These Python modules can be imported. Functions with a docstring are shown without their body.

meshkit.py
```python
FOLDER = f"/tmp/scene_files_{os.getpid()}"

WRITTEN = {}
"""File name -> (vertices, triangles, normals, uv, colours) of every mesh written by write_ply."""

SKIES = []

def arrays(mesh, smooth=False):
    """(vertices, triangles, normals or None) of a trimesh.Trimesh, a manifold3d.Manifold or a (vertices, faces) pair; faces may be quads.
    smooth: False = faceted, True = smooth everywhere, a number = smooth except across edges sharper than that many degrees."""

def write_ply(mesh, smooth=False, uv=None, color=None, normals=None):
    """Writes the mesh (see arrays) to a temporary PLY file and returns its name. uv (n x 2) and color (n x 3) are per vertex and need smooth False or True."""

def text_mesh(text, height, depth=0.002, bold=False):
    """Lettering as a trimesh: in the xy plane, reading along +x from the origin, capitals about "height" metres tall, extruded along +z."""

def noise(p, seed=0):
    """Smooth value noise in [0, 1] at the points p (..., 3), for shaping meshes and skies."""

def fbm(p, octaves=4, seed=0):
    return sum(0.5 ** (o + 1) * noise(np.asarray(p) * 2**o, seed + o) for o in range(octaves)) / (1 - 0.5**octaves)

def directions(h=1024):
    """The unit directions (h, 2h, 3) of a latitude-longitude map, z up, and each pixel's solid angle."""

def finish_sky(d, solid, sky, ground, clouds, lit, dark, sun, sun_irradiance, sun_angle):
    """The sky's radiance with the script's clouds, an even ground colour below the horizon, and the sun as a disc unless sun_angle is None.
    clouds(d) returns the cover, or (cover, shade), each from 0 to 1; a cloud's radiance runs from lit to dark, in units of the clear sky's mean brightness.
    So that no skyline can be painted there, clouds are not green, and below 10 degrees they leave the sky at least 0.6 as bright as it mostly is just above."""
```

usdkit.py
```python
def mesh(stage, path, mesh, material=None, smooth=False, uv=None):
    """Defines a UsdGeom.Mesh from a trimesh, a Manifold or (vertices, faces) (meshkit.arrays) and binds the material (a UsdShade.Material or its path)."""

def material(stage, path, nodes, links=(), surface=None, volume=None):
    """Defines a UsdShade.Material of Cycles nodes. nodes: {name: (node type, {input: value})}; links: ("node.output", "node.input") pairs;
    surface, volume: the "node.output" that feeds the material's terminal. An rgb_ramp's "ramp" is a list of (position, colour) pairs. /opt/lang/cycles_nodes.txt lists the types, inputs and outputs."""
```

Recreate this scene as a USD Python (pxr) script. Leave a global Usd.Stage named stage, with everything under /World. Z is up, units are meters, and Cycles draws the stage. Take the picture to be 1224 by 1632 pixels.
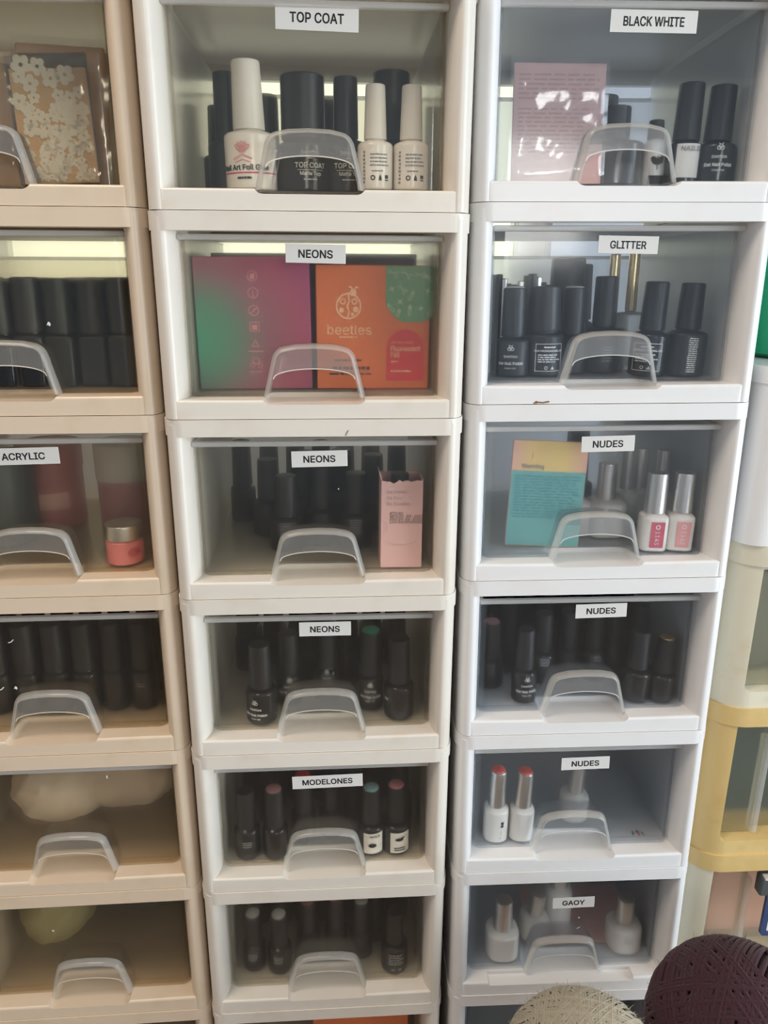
import math, random
import numpy as np, trimesh, shapely, manifold3d as m3
import shapely.geometry as sg
from shapely import affinity
from pxr import Usd, UsdGeom, UsdLux, UsdShade, Sdf, Gf, Vt
import usdkit, meshkit

stage = Usd.Stage.CreateInMemory()
UsdGeom.SetStageUpAxis(stage, 'Z'); UsdGeom.SetStageMetersPerUnit(stage, 1.0)
UsdGeom.Xform.Define(stage, '/World')
rng = random.Random(7)
mm = 0.001
ZB = 0.9027                                                     # height of the seam under the topmost drawers

# ------------------------------------------------------------------ camera, light, exposure
EXPOSURE = 0.16
def camera():
    eye = np.array([0.01391, -0.50664, ZB - 0.03408]); pitch, roll, yaw, f = 0.30615, 0.00612, 0.06425, 1222.5
    fw = np.array([math.sin(yaw)*math.cos(pitch), math.cos(yaw)*math.cos(pitch), -math.sin(pitch)])
    r = np.array([math.cos(yaw), -math.sin(yaw), 0]); u = np.cross(r, fw)
    r2 = r*math.cos(roll) + u*math.sin(roll); u2 = -r*math.sin(roll) + u*math.cos(roll)
    M = np.eye(4); M[0, :3], M[1, :3], M[2, :3], M[3, :3] = r2, u2, -fw, eye
    c = UsdGeom.Camera.Define(stage, '/World/camera')
    c.AddTransformOp().Set(Gf.Matrix4d(M.tolist()))
    c.CreateHorizontalApertureAttr(36.0); c.CreateVerticalApertureAttr(48.0); c.CreateFocalLengthAttr(36.0*f/1224)
    c.CreateClippingRangeAttr(Gf.Vec2f(0.02, 100)); c.CreateExposureAttr(EXPOSURE)
camera()
def rect_light(name, pos, target, w, h, power, color):
    """power: radiance-like intensity of the lamp face"""
    L = UsdLux.RectLight.Define(stage, '/World/' + name)
    L.CreateWidthAttr(w); L.CreateHeightAttr(h); L.CreateIntensityAttr(power); L.CreateColorAttr(Gf.Vec3f(*color))
    p, t = np.array(pos, float), np.array(target, float)
    z = (p - t)/np.linalg.norm(p - t); up = np.array([0, 0, 1.0]) if abs(z[2]) < .95 else np.array([0, 1.0, 0])
    x = np.cross(up, z); x /= np.linalg.norm(x); y = np.cross(z, x)
    M = np.eye(4); M[0, :3], M[1, :3], M[2, :3], M[3, :3] = x, y, z, p
    L.AddTransformOp().Set(Gf.Matrix4d(M.tolist()))
    return L
# daylight: the sky outside, a glazed door in the right wall, a small window behind the camera; a warm ceiling lamp to the left
dome = UsdLux.DomeLight.Define(stage, '/World/sky'); dome.CreateIntensityAttr(.40); dome.CreateColorAttr(Gf.Vec3f(.97, 1.0, .78))
rect_light('daylight_right', (1.695, -.95, .785), (0, -.95, .785), 1.22, 1.45, 6.2, (.76, .88, 1.0))
rect_light('daylight_behind', (.60, -2.295, 1.19), (.6, 0, 1.19), .38, .38, 10.0, (1, .98, .95))
rect_light('lamp_light', (-.6, -.5, 2.28), (-.6, -.5, 0), .55, .55, 18.0, (1, .84, .68))

# ------------------------------------------------------------------ naming and prim helpers
used = {}
def numbered(parent, name):
    k = (parent, name); n = used.get(k, 0); used[k] = n + 1
    return f'{parent}/{name}' + (f'_{n:03d}' if n else '')
def tag(p, label=None, cat=None, group=None, kind=None):
    for k, v in (('label', label), ('category', cat), ('group', group), ('kind', kind)):
        if v: p.SetCustomDataByKey(k, v)
    return p
def path_of(parent): return '/World' if parent is None else str(parent.GetPath())
def obj(name, mesh, mat, parent=None, smooth=35, label=None, kind=None):
    m = usdkit.mesh(stage, numbered(path_of(parent), name), mesh, MAT[mat] if isinstance(mat, str) else mat, smooth)
    return tag(m.GetPrim(), label, kind=kind)
def thing(name, label, cat, M=None, group=None):
    x = UsdGeom.Xform.Define(stage, numbered('/World', name))
    if M is not None: x.AddTransformOp().Set(Gf.Matrix4d(np.asarray(M).T.tolist()))
    return tag(x.GetPrim(), label, cat, group)
def struct(name, mesh, mat, parent=None, smooth=False):
    return obj(name, mesh, mat, parent, smooth, kind='structure' if parent is None else None)
def T(x=0, y=0, z=0): M = np.eye(4); M[:3, 3] = (x, y, z); return M
def Rz(a): M = np.eye(4); c, s = math.cos(a), math.sin(a); M[:2, :2] = [[c, -s], [s, c]]; return M
def Rx(a): M = np.eye(4); c, s = math.cos(a), math.sin(a); M[1:3, 1:3] = [[c, -s], [s, c]]; return M
def Ry(a): M = np.eye(4); c, s = math.cos(a), math.sin(a); M[0, 0], M[0, 2], M[2, 0], M[2, 2] = c, s, -s, c; return M

# ------------------------------------------------------------------ materials
MAT = {}
def mat(name, nodes, links, surface): MAT[name] = usdkit.material(stage, '/World/Looks/' + name, nodes, links, surface)
def plain(name, c, rough=.4, metal=0, **kw):
    mat(name, {'p': ('principled_bsdf', dict(base_color=c, roughness=rough, metallic=metal, **kw))}, [], 'p.BSDF')
def grimy(name, c, c2, rough=.33, scale=14):
    """plastic whose own colour is unevenly yellowed, with faint scuffs"""
    mat(name, {'tc': ('texture_coordinate', {}), 'n': ('noise_texture', dict(scale=scale, detail=4, roughness=.6)),
               'r': ('rgb_ramp', {'ramp': [(0, c), (.5, c), (.75, c2), (1, c2)]}),
               'n2': ('noise_texture', dict(scale=60, detail=3)), 'b': ('bump', dict(strength=.04, distance=.001)),
               'p': ('principled_bsdf', dict(roughness=rough))},
        [('tc.object', 'n.vector'), ('n.fac', 'r.fac'), ('r.color', 'p.base_color'), ('tc.object', 'n2.vector'), ('n2.fac', 'b.height'), ('b.normal', 'p.normal')], 'p.BSDF')
def sheet(name, clear, veil, rough=.5, tint=(1, 1, 1), veilc=(.8, .8, .8), gloss=.18, ior=1.1, sheen=1.0, fwd=.4):
    """moulded translucent polypropylene: part straight-through, part scattered forward, part milky, with a sheen"""
    mat(name, {'t': ('transparent_bsdf', dict(color=tint)), 'g': ('refraction_bsdf', dict(color=tint, roughness=rough, IOR=ior)),
               'm1': ('mix_closure', dict(fac=1 - clear)),
               'd': ('diffuse_bsdf', dict(color=veilc)), 'tl': ('translucent_bsdf', dict(color=veilc)), 'm0': ('mix_closure', dict(fac=fwd)),
               'm2': ('mix_closure', dict(fac=veil)), 'gl': ('glossy_bsdf', dict(color=(1, 1, 1), roughness=gloss)), 'lw': ('layer_weight', dict(blend=.5)),
               'pw': ('math', dict(math_type='power', value2=4.0)), 'f': ('math', dict(math_type='multiply_add', value2=.35*sheen, value3=.020*sheen)), 'm3': ('mix_closure', {})},
        [('t.BSDF', 'm1.closure1'), ('g.BSDF', 'm1.closure2'), ('d.BSDF', 'm0.closure1'), ('tl.BSDF', 'm0.closure2'), ('m1.closure', 'm2.closure1'), ('m0.closure', 'm2.closure2'),
         ('m2.closure', 'm3.closure1'), ('gl.BSDF', 'm3.closure2'), ('lw.facing', 'pw.value1'), ('pw.value', 'f.value1'), ('f.value', 'm3.fac')], 'm3.closure')
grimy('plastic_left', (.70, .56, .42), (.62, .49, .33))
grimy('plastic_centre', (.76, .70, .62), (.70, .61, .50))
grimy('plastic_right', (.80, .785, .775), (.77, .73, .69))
grimy('plastic_cream', (.74, .69, .54), (.66, .57, .38), .4, 20)
grimy('plastic_yellow', (.72, .52, .22), (.62, .42, .15), .4, 20)
for nm, tint in (('left', (.985, .955, .89)), ('centre', (.99, .975, .94)), ('right', (.98, .99, 1.0))):
    sheet('panel_' + nm, .72, .013, .50, tint, veilc=(.66, .76, .84))
    sheet('panel_clear_' + nm, .88, .020, .35, tint, veilc=(.66, .76, .84), gloss=.10)
    sheet('handle_' + nm, .995, .11, .4, tint, gloss=.15, fwd=.25)
    sheet('recess_' + nm, .75, .03, .45, tint)
    sheet('tub_' + nm, .50, .22, .5, tint, veilc=tuple(.82*c for c in tint))
sheet('panel', .50, .045, .55, (.97, .96, .90))
sheet('tub', .30, .40, .5, veilc=(.80, .78, .70))
sheet('rim', .98, .60, .4, veilc=(.85, .84, .82), gloss=.25)
sheet('handle_edge', .995, .25, .4, (.98, .97, .95), veilc=(.88, .86, .82), gloss=.25, fwd=.3)
sheet('handle_lip', .99, .75, .4, veilc=(.9, .88, .85), gloss=.25)
sheet('bag', .99, .03, .2, gloss=.10, sheen=2.0)
plain('sticker', (.83, .79, .74), .5)
plain('ink', (.012, .012, .014), .5)
plain('ink_faint', (.55, .38, .34), .6)
plain('ink_grey', (.22, .22, .22), .6)
plain('black_gloss', (.012, .012, .014), .16)
plain('black_matte', (.013, .013, .015), .42)
plain('black_warm', (.030, .020, .020), .40)
plain('white_gloss', (.80, .74, .67), .22)
plain('white_cap', (.80, .75, .68), .35)
plain('silver', (.70, .66, .61), .32, 1.0)
plain('gold', (.80, .62, .34), .25, 1.0)
plain('white_print', (.75, .74, .72), .5)
plain('grey_print', (.35, .36, .38), .5)
plain('pink_print', (.72, .26, .27), .5)
plain('red_line', (.55, .06, .10), .5)
plain('card_pink', (.82, .50, .45), .6)
plain('card_text', (.58, .32, .29), .6)
plain('white_card', (.82, .78, .72), .55)
plain('pink_carton', (.84, .53, .52), .55)
plain('orange_carton', (.74, .175, .05), .45)
plain('green_print', (.16, .36, .19), .5)
plain('pale_green_print', (.52, .62, .42), .5)
plain('red_print', (.72, .05, .06), .5)
plain('pale_orange_print', (.95, .55, .32), .5)
plain('dark_carton', (.05, .03, .035), .5)
plain('teal_paper', (.18, .41, .37), .6)
plain('teal_ink', (.06, .26, .27), .6)
plain('red_dot', (.75, .13, .10), .35)
plain('scarlet_dot', (.70, .03, .04), .35)
plain('pink_dot', (.70, .28, .30), .35)
plain('mauve_dot', (.40, .20, .21), .35)
plain('green_dot', (.05, .40, .22), .35)
plain('teal_dot', (.30, .48, .50), .35)
plain('red_label', (.62, .12, .16), .45)
plain('pink_label', (.82, .36, .34), .45)
plain('jar_pink', (.80, .26, .27), .25)
plain('tub_pink', (.50, .20, .19), .4)
plain('grey_lid', (.55, .54, .50), .35)
plain('peach', (.95, .62, .38), .5)
plain('tan_card', (.74, .45, .20), .55)
plain('flower_white', (.96, .89, .74), .5)
plain('beige_cloth', (.68, .58, .48), .9)
plain('green_bin', (.01, .36, .16), .35)
plain('teal_box', (.045, .075, .075), .5)
plain('grey_green', (.20, .21, .18), .5)
plain('rust', (.22, .10, .03), .7)
plain('dark_grey', (.07, .08, .085), .4)
plain('tag_blue', (.03, .06, .16), .4)
plain('clear_glass', (.8, .8, .8), .05, transmission_weight=.9)
plain('plum_yarn', (.045, .011, .019), .85, sheen_weight=.12)
plain('beige_yarn', (.40, .35, .26), .9, sheen_weight=.2)
plain('olive_cloth', (.30, .27, .14), .9)
plain('wall_paint', (.50, .55, .62), .8)
plain('ceiling_paint', (.75, .73, .70), .8)
plain('wood', (.32, .20, .11), .5)
plain('wood_light', (.45, .32, .19), .5)
plain('window_white', (.75, .75, .73), .4)
mat('floor_boards', {'tc': ('texture_coordinate', {}), 'm': ('mapping', dict(scale=(1, 12, 1))), 'n': ('noise_texture', dict(scale=3, detail=5)), 'r': ('rgb_ramp', {'ramp': [(.3, (.20, .12, .07)), (.7, (.33, .22, .13))]}),
                     'p': ('principled_bsdf', dict(roughness=.5))}, [('tc.object', 'm.vector'), ('m.vector', 'n.vector'), ('n.fac', 'r.fac'), ('r.color', 'p.base_color')], 'p.BSDF')
mat('window_glass', {'t': ('transparent_bsdf', {}), 'g': ('glossy_bsdf', dict(roughness=.02)), 'f': ('fresnel', dict(IOR=1.45)), 'm': ('mix_closure', {})},
    [('f.fac', 'm.fac'), ('t.BSDF', 'm.closure1'), ('g.BSDF', 'm.closure2')], 'm.closure')
def printed(name, axis_scale, stops, rough=.45, angle=0.0):
    """a colour blend printed along one direction of the object"""
    mat(name, {'tc': ('texture_coordinate', {}), 'm': ('mapping', dict(location=(.5, 0, 0), rotation=(0, angle, 0), scale=(axis_scale,)*3)), 's': ('separate_xyz', {}), 'r': ('rgb_ramp', {'ramp': stops}), 'p': ('principled_bsdf', dict(roughness=rough))},
        [('tc.object', 'm.vector'), ('m.vector', 's.vector'), ('s.x', 'r.fac'), ('r.color', 'p.base_color')], 'p.BSDF')
mat('gradient_carton', {'tc': ('texture_coordinate', {}), 'd': ('vector_math', dict(math_type='distance', vector2=(-.040, 0, .034))), 'sc': ('math', dict(math_type='multiply', value2=1/.095)),
    'r': ('rgb_ramp', {'ramp': [(0, (.07, .34, .20)), (.28, (.13, .26, .18)), (.52, (.32, .13, .16)), (.75, (.42, .085, .15)), (1, (.36, .06, .19))]}), 'p': ('principled_bsdf', dict(roughness=.45))},
    [('tc.object', 'd.vector1'), ('d.value', 'sc.value1'), ('sc.value', 'r.fac'), ('r.color', 'p.base_color')], 'p.BSDF')
printed('yellow_paper', 1/.06, [(0, (.80, .42, .34)), (.25, (.85, .56, .22)), (.7, (.85, .58, .20)), (1, (.80, .40, .32))], .6)

# ------------------------------------------------------------------ mesh helpers
def box(x0, x1, y0, y1, z0, z1):
    b = trimesh.creation.box((x1-x0, y1-y0, z1-z0)); b.apply_translation(((x0+x1)/2, (y0+y1)/2, (z0+z1)/2)); return b
def mbox(x0, x1, y0, y1, z0, z1): return m3.Manifold.cube((x1-x0, y1-y0, z1-z0)).translate((x0, y0, z0))
def rbox(x0, x1, y0, y1, z0, z1, r=.0008, seg=8):
    """box with rounded edges"""
    s = m3.Manifold.sphere(r, seg)
    return m3.Manifold.batch_hull([s.translate((x, y, z)) for x in (x0+r, x1-r) for y in (y0+r, y1-r) for z in (z0+r, z1-r)])
def cat(ms): return trimesh.util.concatenate(ms)
def to_tri(m): a = m.to_mesh(); return trimesh.Trimesh(a.vert_properties[:, :3], a.tri_verts, process=False)
def loft(rings, n=36):
    """rings of (z, half width, half depth, superellipse exponent), capped"""
    th = np.arange(n)*2*math.pi/n; c, s = np.cos(th), np.sin(th); v = []
    for z, hx, hy, e in rings:
        k = (np.abs(c)**e + np.abs(s)**e)**(-1/e)
        v.append(np.stack([hx*c*k, hy*s*k, np.full(n, z)], 1))
    m = len(rings); V = np.vstack(v + [[[0, 0, rings[0][0]]], [[0, 0, rings[-1][0]]]]); F = []
    for i in range(m-1):
        for j in range(n):
            a, b = i*n+j, i*n+(j+1) % n; F += [[a, b, b+n], [a, b+n, a+n]]
    for j in range(n): F += [[m*n, (j+1) % n, j], [m*n+1, (m-1)*n+j, (m-1)*n+(j+1) % n]]
    return trimesh.Trimesh(V, F, process=False)
def flat(g, depth=.0002):
    """shapely shape (x, z) as a thin print facing -y, its front at y=0"""
    ms = [trimesh.creation.extrude_polygon(p, depth, engine='earcut') for p in getattr(g, 'geoms', [g]) if p.area > 1e-10]
    m = cat(ms); v = m.vertices.copy(); m.vertices = np.stack([v[:, 0], -v[:, 2] + depth, v[:, 1]], 1); m.invert(); m.fix_normals() if False else None
    return trimesh.Trimesh(m.vertices, m.faces[:, ::-1], process=False)
def text(s, h, cx=0, z=0, bold=True, depth=.0002, align='c', sx=1.0):
    m = meshkit.text_mesh(s, h, depth, bold); v = m.vertices.copy(); v[:, 0] *= sx
    w0, w1 = v[:, 0].min(), v[:, 0].max(); off = {'c': cx-(w0+w1)/2, 'l': cx-w0, 'r': cx-w1}[align]
    return trimesh.Trimesh(np.stack([v[:, 0]+off, -v[:, 2]+depth, v[:, 1]+z], 1), m.faces, process=False)
def bars(rows, w, z0, dz, t, seed=1, cx=0, ragged=.25, gap=True):
    """lines of print too fine to read: thin strokes broken into words"""
    r = random.Random(seed); out = []
    for i in range(rows):
        L = w*(1 - (ragged*r.random() if ragged else 0)); x = -w/2
        while x < -w/2 + L:
            k = min(w*(.06+.16*r.random()), -w/2+L-x)
            if k > w*.015: out.append(sg.box(cx+x, z0-i*dz-t, cx+x+k, z0-i*dz))
            x += k + w*.035
    return flat(shapely.union_all(out))
def wrap(m, R, face=0.0):
    """bend a flat print around an upright cylinder of radius R"""
    m = m.copy()
    v, f = trimesh.remesh.subdivide_to_size(m.vertices, m.faces, R*.35, max_iter=8); a = v[:, 0]/R + face; r = R + .00025 - v[:, 1]
    return trimesh.Trimesh(np.stack([r*np.sin(a), -r*np.cos(a), v[:, 2]], 1), f, process=False)
def at_front(m, y, x=0, z=0): m = m.copy(); m.apply_translation((x, y-.0002, z)); return m
def ring(cx, cz, r, t): return sg.Point(cx, cz).buffer(r, 16).difference(sg.Point(cx, cz).buffer(r-t, 16))
def stroke(pts, t): return sg.LineString(pts).buffer(t/2, 4)

# ------------------------------------------------------------------ the room
X0, X1, Y0, Y1, H = -1.9, 1.7, -2.3, .62, 2.4
def wall(x0, x1, y0, y1, z0, z1, holes=()):
    m = mbox(x0, x1, y0, y1, z0, z1)
    for h in holes: m = m - mbox(*h)
    return m
struct('floor', box(X0-.1, X1+.1, Y0-.1, Y1+.1, -.05, 0), 'floor_boards')
struct('ceiling', box(X0-.1, X1+.1, Y0-.1, Y1+.1, H, H+.05), 'ceiling_paint')
WIN = (-1.25, .32, .80, 1.75)
struct('wall_back', wall(X0-.1, X1+.1, Y1, Y1+.1, 0, H, [(WIN[0], WIN[1], Y1-.1, Y1+.3, WIN[2], WIN[3])]), 'wall_paint')
struct('wall_left', wall(X0-.1, X0, Y0, Y1, 0, H), 'wall_paint')
struct('wall_right', wall(X1, X1+.1, Y0, Y1, 0, H, [(X1-.1, X1+.3, -1.6, -.3, .02, 1.55)]), 'wall_paint')
struct('wall_front', wall(X0-.1, X1+.1, Y0-.1, Y0, 0, H, [(.37, .83, Y0-.3, Y0+.1, .96, 1.42)]), 'wall_paint')
def window(name, axis, a0, a1, z0, z1, c, bars_v=1):
    t = .04
    if axis == 'x': B = lambda u0, u1, w0, w1, d=.03: box(u0, u1, c-d, c+d, w0, w1)
    else: B = lambda u0, u1, w0, w1, d=.03: box(c-d, c+d, u0, u1, w0, w1)
    w = UsdGeom.Xform.Define(stage, '/World/' + name).GetPrim(); tag(w, kind='structure')
    obj('window_frame', cat([B(a0, a0+t, z0, z1), B(a1-t, a1, z0, z1), B(a0+t, a1-t, z0, z0+t), B(a0+t, a1-t, z1-t, z1)]), 'window_white', w, False)
    for i in range(1, bars_v+1):
        x = a0 + (a1-a0)*i/(bars_v+1); obj('mullion', B(x-.015, x+.015, z0+t, z1-t, .02), 'window_white', w, False)
    obj('pane', B(a0+t, a1-t, z0+t, z1-t, .002), 'window_glass', w, False)
window('window_1', 'x', WIN[0], WIN[1], WIN[2], WIN[3], Y1+.06, 1)
window('window_2', 'x', .37, .83, .96, 1.42, Y0-.06, 0)
window('window_3', 'y', -1.6, -.3, .02, 1.55, X1+.06, 1)
lt = thing('ceiling_lamp', 'square white housing of the flush ceiling lamp', 'lamp', T(-.6, -.5, H))
obj('housing', rbox(-.27, .27, -.27, .27, -.09, 0, .01), 'window_white', lt)

# ------------------------------------------------------------------ white drawer towers
PIT, W2, DEP = .12896, .1, .23
TOWERS = {0: (-.20272, .00713, .00175, .01003, -.00609, -.00114), 1: (0, 0, 0, 0, 0, 0), 2: (.20252, .00975, .00815, -.02099, -.01965, -.00748)}
def unit_matrix(t, r):
    x, y, z, a, rx, ry = TOWERS[t]
    return T(x, y, z+ZB) @ Rz(a) @ Rx(rx) @ Ry(ry) @ T(0, 0, -r*PIT)
def poly_mf(pts, z0, z1): return m3.Manifold.extrude(m3.CrossSection([pts]), z1-z0).translate((0, 0, z0))
def rrect(hw, y0, y1, r, n=10):
    P = []
    for cx, cy, a0 in ((hw-r, y0+r, -90), (hw-r, y1-r, 0), (-hw+r, y1-r, 90), (-hw+r, y0+r, 180)):
        for i in range(n+1):
            a = math.radians(a0 + 90*i/n); P.append((cx+r*math.cos(a), cy+r*math.sin(a)))
    return P
def arch_poly(inset=0.0, drop=.02):
    """outline of the finger handle seen from the front, extended below its base"""
    p = sg.Polygon([(-.0390, -drop), (.0390, -drop), (.0345, 0), (.0262, .0325), (.013, .0352), (0, .0358), (-.013, .0352), (-.0262, .0325), (-.0345, 0)]).buffer(0)
    p = p.convex_hull.buffer(-.010, 12).buffer(.010, 12)
    return p.buffer(-inset, 12) if inset else p
def arch_solid(steps):
    """convex solid from (y, inset) rings of the arch"""
    pts = []
    for y, i in steps:
        c = np.array(arch_poly(i).exterior.coords)[:-1]; pts.append(np.stack([c[:, 0], np.full(len(c), y), c[:, 1]], 1))
    return m3.Manifold.hull_points(np.vstack(pts))
PY = .0135                                                      # front face of the drawer front
ZF = .0128                                           # underside of the drawer
def build_unit_meshes(ZT, notch=False):
    out = {}
    # frame: rounded pillars, rail with finger scoop, floor plate, collar
    def pillar(s):
        pts = [(s*x, y) for x, y in ([(W2-.0085+.0085*math.sin(a), .0135-.0135*math.cos(a)) for a in np.linspace(0, math.pi/2, 12)] +
               [(W2, DEP), (W2-.004, DEP), (W2-.004, .05), (W2-.0160, .05)] + [(W2-.0085-.0075*math.cos(a), .0190-.0190*math.sin(a)) for a in np.linspace(0, math.pi/2, 14)[:-1]])]
        return pts if s > 0 else pts[::-1]
    fr = poly_mf(pillar(1), 0, PIT-.004) + poly_mf(pillar(-1), 0, PIT-.004)
    plan = rrect(W2, 0, DEP, .0135)
    rail = poly_mf(plan, 0, .0125)
    inner = poly_mf(rrect(W2-.006, .045, DEP+.05, .004), -.01, .0075)
    prof = m3.Manifold.extrude(m3.CrossSection([[(0, -.01), (.5, -.01), (.5, .0125), (.0018, .0125), (.0008, .0121), (.0002, .0113), (0, .0102)]]), 2*W2+.02)   # (y, z) profile, along x
    V = prof.rotate((90, 0, 90)).translate((-W2-.01, 0, 0))
    rail = (rail ^ V) - inner
    sc = .0315; cyl = lambda x, y: m3.Manifold.sphere(.0062, 28).translate((x, y, .0094+.0062))
    scoop = m3.Manifold.batch_hull([cyl(-sc+.003, -.008), cyl(sc-.003, -.008), cyl(-sc+.003, .0300), cyl(sc-.003, .0300)])
    rail = rail - scoop
    if notch: rail = rail - m3.Manifold.extrude(m3.CrossSection([[(-.066, .0092), (.060, .0092), (.063, .02), (-.069, .02)]]), .012).rotate((90, 0, 0)).translate((0, .0115, 0))
    fr = fr + rail
    col = poly_mf(rrect(W2+.0010, -.0010, DEP+.001, .0145), PIT-.0118, PIT-.0004) - poly_mf(rrect(W2-.0060, .0130, DEP-.006, .006), 0, PIT+.01)
    fr = fr + col
    fr = fr - mbox(-W2+.012, W2-.012, DEP-.02, DEP+.02, .02, PIT-.02)
    out['frame'] = fr
    lid = poly_mf(rrect(W2+.001, -.001, DEP+.001, .0145), PIT-.0004, PIT+.003)
    out['lid'] = lid
    # drawer
    hw = .0828
    outer = poly_mf(rrect(hw, PY, .207, .007), ZF, ZT); inn = poly_mf(rrect(hw-.0013, PY+.0013, .2057, .0058), ZF+.0013, ZT+.01)
    tub = outer - inn
    hz = ZF - .0006
    out_rec = arch_solid([(PY-.0002, 0), (PY+.010, .0006), (PY+.0165, .0022), (PY+.0198, .0048), (PY+.021, .009)]).translate((0, 0, hz))
    in_rec = arch_solid([(PY-.001, .0013), (PY+.009, .0019), (PY+.0153, .0034), (PY+.0185, .0059), (PY+.0197, .0101)]).translate((0, 0, hz))
    tub = tub - mbox(-.0815, .0815, .2, .3, .1030, .2)
    band = mbox(-.1, .1, -.1, .2, ZF, ZT)
    rec = (out_rec - in_rec) ^ band ^ mbox(-.1, .1, PY, .2, 0, .2)
    tub = tub - out_rec
    cut = mbox(-.1, .1, 0, PY+.0072, 0, .2)
    out['front_panel'] = tub ^ cut; out['drawer'] = tub - cut; out['recess'] = rec
    hood_o = arch_solid([(PY+.0004, 0), (PY-.0035, .0004), (PY-.0052, .0012), (PY-.006, .0026)]).translate((0, 0, hz))
    hood_i = arch_solid([(PY+.001, .0013), (PY-.003, .0017), (PY-.0040, .0026), (PY-.0047, .0038)]).translate((0, 0, hz))
    low = sg.Polygon([(-.0325, -.02), (.0325, -.02), (.0300, 0), (.0268, .0135)] + [(.0268*math.cos(a), .0135+.0062*math.sin(a)) for a in np.linspace(.25, math.pi-.25, 15)] + [(-.0268, .0135), (-.0300, 0)]).buffer(-.003, 8).buffer(.003, 8)
    lc = np.array(low.exterior.coords)[:-1]
    lowm = m3.Manifold.extrude(m3.CrossSection([lc[::-1].tolist()]), .05).rotate((90, 0, 0)).translate((0, .03, hz))
    hood = ((hood_o - hood_i) - (lowm ^ mbox(-.1, .1, -.02, PY-.0008, 0, .2))) ^ mbox(-.1, .1, -.1, PY, ZF-.0002, .2)
    core = m3.Manifold.extrude(m3.CrossSection([np.array(arch_poly(.0030).exterior.coords)[:0:-1].tolist()]), .1).rotate((90, 0, 0)).translate((0, .05, hz))
    out['handle'] = hood ^ core; out['handle_edge'] = hood - core
    lp = [(x, z) for x, z in lc if z > .004]; k0 = min(range(len(lp)), key=lambda i: (lp[i][1], lp[i][0])); lp = sorted([q for q in lp], key=lambda q: math.atan2(q[1], q[0]))
    out['handle_lip'] = m3.Manifold.batch_boolean([m3.Manifold.batch_hull([m3.Manifold.sphere(.00042, 6).translate((a[0], PY-.0055, a[1]+hz)), m3.Manifold.sphere(.00042, 6).translate((b[0], PY-.0055, b[1]+hz))]) for a, b in zip(lp[:-1], lp[1:])], m3.OpType.Add)
    out['rim'] = rbox(-hw-.0014, hw+.0014, PY-.0030, PY+.0014, ZT-.0026, ZT+.0010, .0009) + mbox(-hw-.0012, -hw+.0014, PY, .206, ZT-.0004, ZT+.0009) + mbox(hw-.0014, hw+.0012, PY, .206, ZT-.0004, ZT+.0009) + rbox(-hw-.001, hw+.001, .2055, .2090, .1005, .1034, .0006)
    return out
UMS = {'tall': build_unit_meshes(.1146), 'low': build_unit_meshes(.1104), 'lower': build_unit_meshes(.1080), 'notched': build_unit_meshes(.1120, True)}
side = {0: 'left', 1: 'centre', 2: 'right'}
def sticker(words, h, w, cz, cx, tilt, sh, tw, dr):
    st = rbox(-w/2, w/2, -.0003, 0, -sh/2, sh/2, .00014, 4); y = PY
    R = T(cx, y-.0002, cz) @ Ry(math.radians(-tilt))
    a = to_tri(st); a.apply_transform(R)
    b = text(words, h, 0, -h*.52, True, .00015); b.vertices[:, 0] *= w*tw/np.ptp(b.vertices[:, 0]); b.apply_transform(R @ T(0, -.00042, 0))
    obj('label_sticker', a, 'sticker', dr, 30); obj('lettering', b, 'ink', dr, False)
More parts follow.
